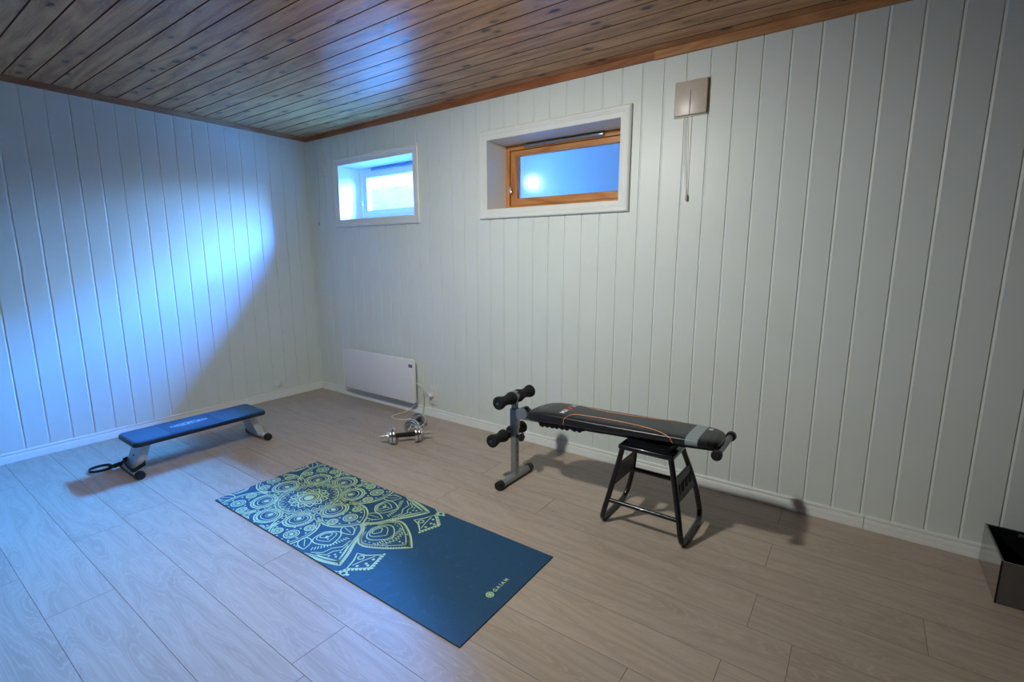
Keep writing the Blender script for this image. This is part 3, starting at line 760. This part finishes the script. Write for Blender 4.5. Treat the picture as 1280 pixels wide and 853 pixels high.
# ------------------------------------------------------------------ sit-up bench
sb = thing('sit_up_bench', 'black sit-up bench with foam rollers and silver upright near the back wall', 'exercise bench', (2.742,-.556,0))
YC = -.556; PXc = 2.742
b = MB(); b.lathe([(0,.0215),(.300,.0215)], (PXc,YC-.150,.0245), (0,1,0), 24); b.build('foot_bar', M['silver'], sb)
for s_ in (-1, 1):
    b = MB(); b.lathe([(0,.0215),(0,.0250),(.030,.0250),(.036,.022),(.037,0)], (PXc,YC+s_*.130,.0250), (0,s_,0), 24); b.build('foot_cap', M['blackpl'], sb)
b = MB(); b.rbox((PXc,YC,.215),(.036,.036,.375),.004)
up = b.build('upright', M['silver'], sb)
for z in (.225,.177,.128):
    b = MB(); b.lathe([(0,.0052),(.0006,.0052)], (PXc+.0179,YC,z), (1,0,0), 12); b.build('pin_hole', M['blackpl'], up)
b = MB(); b.rbox((PXc,YC,.375),(.043,.043,.125),.005); b.build('sleeve', M['silver'], sb)
b = MB(); b.rbox((PXc,YC,.475),(.030,.030,.120),.004)
b.tube([(PXc,YC-.019,.502),(PXc,YC+.019,.502)], .024, seg=24); b.build('roller_post', M['silver'], sb)
# foam rollers, waisted in the middle
def roller(x, z, s_, y0, L):
    b = MB(); pf = [(0,.024),(.002,.032),(.008,.0365),(.020,.0365)]
    for k in range(9): t = k/8; pf.append((.024+(L-.048)*t, .0357-.0088*math.sin(PI*t)))
    pf += [(L-.020,.0365),(L-.008,.0365),(L-.002,.032),(L,.024),(L-.004,.012),(L-.004,0)]
    b.lathe(pf, (x,YC+s_*y0,z), (0,s_,0), 30); f = b.build('foam_roller', M['foam'], sb)
    b = MB(); b.lathe([(0,.0095),(.002,.0095),(.004,.006)], (x,YC+s_*(y0+L-.004),z), (0,s_,0), 16); b.build('end_plug', M['steel'], f)
for s_ in (-1, 1):
    roller(PXc, .502, s_, .018, .146); roller(2.690, .272, s_, .026, .132)
b = MB(); b.tube([(2.690,YC-.15,.272),(2.690,YC+.15,.272)], .0115); b.rbox((2.711,YC,.272),(.036,.034,.034),.004); b.build('lower_axle', M['blackpl'], sb)
b = MB(); b.tube([(PXc,YC-.155,.502),(PXc,YC+.155,.502)], .0105); b.build('upper_axle', M['steel'], sb)
b = MB(); b.lathe([(0,.008),(.012,.008),(.014,.012),(.020,.020),(.036,.021),(.042,.014),(.043,0)], (PXc+.017,YC,.272), (1,0,0), 20)
for k in range(6):
    a = k*PI/3; b.tube([(PXc+.040,YC+.019*math.cos(a),.272+.019*math.sin(a)),(PXc+.054,YC+.019*math.cos(a),.272+.019*math.sin(a))], .006, seg=8)
b.build('lock_knob', M['blackpl'], sb)
# hinge arm to the pad
def bar_between(mb, p, q, w, h):
    p, q = Vector(p), Vector(q); t = (q-p).normalized(); s_ = Vector((0,1,0)); u = s_.cross(t).normalized()*-1
    A = [p+s_*(w/2*a)+u*(h/2*c) for a,c in ((-1,-1),(1,-1),(1,1),(-1,1))]; B = [q+s_*(w/2*a)+u*(h/2*c) for a,c in ((-1,-1),(1,-1),(1,1),(-1,1))]
    mb.hexa(A, B)
b = MB(); bar_between(b, (2.756,YC,.402), (3.30,YC,.427), .040, .038); b.build('arm', M['silver'], sb)
b = MB(); b.prism([(2.760,.384),(2.822,.392),(2.842,.412),(2.838,.440),(2.812,.452),(2.776,.442),(2.760,.428)], 1, YC-.027, YC-.021); b.prism([(2.760,.384),(2.822,.392),(2.842,.412),(2.838,.440),(2.812,.452),(2.776,.442),(2.760,.428)], 1, YC+.021, YC+.027)
b.tube([(2.808,YC-.030,.425),(2.808,YC+.030,.425)], .007, seg=10); b.build('hinge_bracket', M['silver'], sb)
b = MB(); b.lathe([(0,.005),(.010,.005),(.011,.013),(.021,.0135),(.024,.009)], (2.822,YC,.436), (0,0,1), 14); b.build('pull_pin', M['blackpl'], sb)
# padded board: lofted
ST = [(2.858,.030,.420,.438),(2.864,.058,.416,.450),(2.880,.084,.414,.462),(2.905,.103,.414,.474),(2.940,.1135,.417,.485),(2.99,.1165,.422,.494),(3.05,.117,.427,.498),(3.15,.117,.434,.500),(3.30,.116,.443,.502),(3.45,.115,.452,.507),(3.60,.114,.461,.512),(3.72,.113,.468,.516),(3.722,.113,.468,.516),(3.774,.110,.471,.517),(3.776,.110,.471,.517),(3.81,.103,.474,.516),(3.835,.090,.477,.512),(3.850,.070,.480,.507),(3.856,.045,.484,.502)]
NE = 3.4; SEG = 36
def padz(x, y, top=True):
    for a, c in zip(ST, ST[1:]):
        if a[0] <= x <= c[0]:
            t = (x-a[0])/(c[0]-a[0]); hw, z0, z1 = [a[i]+(c[i]-a[i])*t for i in (1,2,3)]; break
    k = min(1, abs((y-YC)/hw)); return (z0+z1)/2 + (z1-z0)/2*(1-k**NE)**(1/NE)*(1 if top else -1)
b = MB(); vs = []
for (x, hw, z0, z1) in ST:
    for k in range(SEG):
        a = 2*PI*k/SEG; c, s_ = math.cos(a), math.sin(a)
        vs.append((x, YC+hw*math.copysign(abs(c)**(2/NE), c), (z0+z1)/2+(z1-z0)/2*math.copysign(abs(s_)**(2/NE), s_)))
for i in range(len(ST)-1):
    mi = 1 if 3.7215 < (ST[i][0]+ST[i+1][0])/2 < 3.775 else 0
    b.add([vs[i*SEG+k] for k in range(SEG)]+[vs[(i+1)*SEG+k] for k in range(SEG)], [(k,(k+1)%SEG,SEG+(k+1)%SEG,SEG+k) for k in range(SEG)], mi)
b.add(vs[:SEG], [list(range(SEG))[::-1]]); b.add(vs[-SEG:], [list(range(SEG))])
# brand lettering across the pad
yy = -.640
for ch, sz, mi in (('M',.042,2),('A',.042,2),('X',.064,3),('X',.042,2),('U',.042,2),('S',.042,2)):
    tv, tf = text_geo(ch, sz, .0010); w = max(p[0] for p in tv)
    P3 = []
    for p in tv:
        x_ = 3.108 - p[1] + (.008 if mi == 3 else 0); y_ = yy+p[0]; P3.append((x_, y_, padz(x_, y_)+.0012))
    b.add(P3, tf, mi); yy += w + .0035
tv, tf = text_geo('MS', .024, .001)
b.add([(3.800-p[1], -.522+p[0]*.9, padz(3.800-p[1], -.522+p[0]*.9)+.0012) for p in tv], tf, 2)
bm_pad = b.build('padded_board', [M['vinyl'], M['vinylgrey'], M['letter'], M['letterred']], sb, angle=30, recalc=True)
# orange piping curves, one on each side of the pad
def side_pt(x, fr):
    """fr 0..1 climbs the near side of the pad"""
    for a, c in zip(ST, ST[1:]):
        if a[0] <= x <= c[0]:
            t = (x-a[0])/(c[0]-a[0]); hw, z0, z1 = [a[i]+(c[i]-a[i])*t for i in (1,2,3)]; break
    a = math.radians(180-fr); c, s_ = math.cos(a), math.sin(a)
    return (YC+(hw+.0008)*math.copysign(abs(c)**(2/NE), c), (z0+z1)/2+((z1-z0)/2+.0008)*math.copysign(abs(s_)**(2/NE), s_))
PIPE = [(3.118,-25),(3.124,0),(3.134,30),(3.150,55),(3.175,66),(3.22,71),(3.30,73),(3.40,72),(3.48,68),(3.55,60),(3.60,48),(3.635,30),(3.658,8),(3.672,-20)]
for mirror in (0, 1):
    b = MB(); pts = []
    for x, fr in spline([Vector(p) for p in PIPE], 5):
        y_, z_ = side_pt(x, fr); pts.append((x, (2*YC-y_) if mirror else y_, z_))
    b.tube(pts, .0017, seg=8); b.build('piping', M['orange'], sb)
# under-frame with its notched rack
b = MB(); bar_between(b, (3.02,YC,.414), (3.70,YC,.450), .050, .034); bar_between(b, (3.66,YC-.04,.452), (3.852,YC-.04,.468), .022, .020); bar_between(b, (3.66,YC+.04,.452), (3.852,YC+.04,.468), .022, .020)
b.rbox((3.55,YC,.427),(.20,.150,.030),.003); b.build('under_frame', M['blackpl'], sb)
b = MB()
for x in (2.975,3.005,3.035,3.062,3.095,3.122,3.165,3.195): b.rbox((x,YC-.070,padz(x,YC,False)-.008),(.026,.034,.028),.004, Matrix.Rotation(.35,3,'Y'))
b.rbox((3.09,YC-.070,padz(3.09,YC,False)-.003),(.27,.030,.020),.003,Matrix.Rotation(-.06,3,'Y')); b.build('notched_rack', M['blackpl'], sb)
hb = MB(); hb.lathe([(0,.0135),(.300,.0135)], (3.856,YC-.125,.4645), (0,1,0), 20); hbo = hb.build('handle_bar', M['steel'], sb)
for s_, y_ in ((-1,-.098),(1,.148)):
    b = MB(); b.lathe([(0,.0140),(0,.0215),(.020,.0225),(.026,.0205),(.0275,.015),(.0275,0)], (3.856,YC+y_,.4645), (0,s_,0), 24); b.build('end_cap', M['blackpl'], hbo)

# ------------------------------------------------------------------ dark box at the right
bx = thing('storage_box', 'glossy dark grey open box on the floor against the wall at the right', 'box', (5.06,-.19,0))
X0, X1, Y0, Y1, BH, T = 4.803, 5.32, -.345, -.022, .172, .006
b = MB()
b.box((X0,Y0,.002),(X0+T,Y1,BH)); b.box((X1-T,Y0,.002),(X1,Y1,BH)); b.box((X0+T,Y0,.002),(X1-T,Y0+T,BH)); b.box((X0+T,Y1-T,.002),(X1-T,Y1,BH)); b.box((X0+T,Y0+T,.002),(X1-T,Y1-T,.012))
b.build('outer_shell', M['darkbox'], bx)
b = MB(); e = .0012; I = (X0+T+e, X1-T-e, Y0+T+e, Y1-T-e)
b.box((I[0],I[2],.014),(I[0]+.002,I[3],BH-.002)); b.box((I[1]-.002,I[2],.014),(I[1],I[3],BH-.002)); b.box((I[0],I[2],.014),(I[1],I[2]+.002,BH-.002)); b.box((I[0],I[3]-.002,.014),(I[1],I[3],BH-.002)); b.box((I[0],I[2],.0125),(I[1],I[3],.0145))
b.build('lining', M['darkin'], bx)
b = MB(); b.rbox((4.915,Y1-T-.006,.155),(.022,.006,.014),.002); b.build('clip', M['alu'], bx)
b = MB(); b.box((X0-.0008,Y0-.0008,.0005),(X0+.004,Y0+.004,BH+.0006)); b.build('corner_edge', M['blackpl'], bx)

# ------------------------------------------------------------------ light
def area(name, loc, target, size, size_y, power, col, spread=180):
    L = D.lights.new(name, 'AREA'); L.shape = 'RECTANGLE'; L.size = size; L.size_y = size_y; L.energy = power; L.color = col; L.spread = math.radians(spread)
    o = D.objects.new(name, L); COL.objects.link(o); o.location = loc
    o.rotation_euler = (Vector(target)-Vector(loc)).to_track_quat('-Z', 'Z').to_euler(); return o
# ceiling lamp just above the picture
L = D.lights.new('ceiling_lamp', 'SPOT'); L.energy = 138; L.color = (1, .98, .925); L.shadow_soft_size = .055
L.spot_size = math.radians(162); L.spot_blend = 1.0
o = D.objects.new('ceiling_lamp', L); COL.objects.link(o); o.location = (2.75, -1.95, 2.19)
o.rotation_euler = Vector((-.06, .70, -.97)).to_track_quat('-Z', 'Y').to_euler()
# bright overcast sky outside the clear window
area('daylight', (.05, 2.02, 3.20), (.05, 1.72, 1.9), 3.0, 1.5, 19000, (.04, .32, 1.0))
area('daylight_side', (3.05, 2.02, 3.20), (3.05, 1.72, 1.9), 3.0, 1.5, 6800, (.06, .26, 1.0))
area('daylight_horizon', (.5, 1.95, 2.28), (.6, .2, 1.9), 5.6, .75, 2400, (.16, .44, 1.0))
area('blue_pane_fill', (2.7, .48, 2.69), (2.7, .68, 2.0), 1.8, .2, .7, (.02, .19, 1.0))  # added fill lamp, turns the screen behind the frosted pane blue
L = D.lights.new('white_patch_lamp', 'POINT'); L.energy = .26; L.color = (.8, .9, 1); L.shadow_soft_size = .06  # added lamp that makes the white patch in the frosted pane
o = D.objects.new('white_patch_lamp', L); COL.objects.link(o); o.location = (2.11, .575, 1.85)
area('fence_fill', (.2, 1.05, 2.62), (.2, 1.25, 1.8), 2.6, .12, 20, (.9, .94, 1.0))  # added fill lamp to brighten the fence boards
w = D.worlds.new('sky'); scene.world = w; w.use_nodes = True
nt = w.node_tree; bg = nt.nodes['Background']
tc = nt.nodes.new('ShaderNodeTexCoord'); gr = nt.nodes.new('ShaderNodeSeparateXYZ'); rp = nt.nodes.new('ShaderNodeValToRGB')
nt.links.new(tc.outputs['Generated'], gr.inputs[0]); nt.links.new(gr.outputs[2], rp.inputs[0]); nt.links.new(rp.outputs[0], bg.inputs['Color'])
E = rp.color_ramp.elements
while len(E) < 4: E.new(.5)
for e_, (p_, c_) in zip(E, ((0.0, (.5, .7, 1, 1)), (.04, (1, 1, 1, 1)), (.30, (.9, .97, 1, 1)), (.45, (.02, .13, .55, 1)))): e_.position = p_; e_.color = c_
bg.inputs['Strength'].default_value = 1.5

# ------------------------------------------------------------------ camera
F, yaw, pitch, roll = 610.6313, .6217, -.1719, -.0007
cam = D.cameras.new('camera'); co = D.objects.new('camera', cam); COL.objects.link(co)
cam.sensor_fit = 'HORIZONTAL'; cam.sensor_width = 36.0; cam.lens = F/1280*36.0; cam.clip_start = .01
f = Vector((-math.sin(yaw)*math.cos(pitch), math.cos(yaw)*math.cos(pitch), math.sin(pitch))); r = Vector((math.cos(yaw), math.sin(yaw), 0)); u = r.cross(f)
r2 = r*math.cos(roll)+u*math.sin(roll); u2 = -r*math.sin(roll)+u*math.cos(roll)
m = Matrix.Identity(4)
for i in range(3): m[i][0] = r2[i]; m[i][1] = u2[i]; m[i][2] = -f[i]
m[0][3], m[1][3], m[2][3] = 4.2855, -2.7378, 1.2873
co.matrix_world = m; scene.camera = co
scene.view_settings.view_transform = 'Standard'; scene.view_settings.look = 'None'
scene.view_settings.exposure = 0.0
scene.cycles.max_bounces = 10; scene.cycles.diffuse_bounces = 6; scene.cycles.sample_clamp_indirect = 8.0
scene.cycles.use_denoising = True
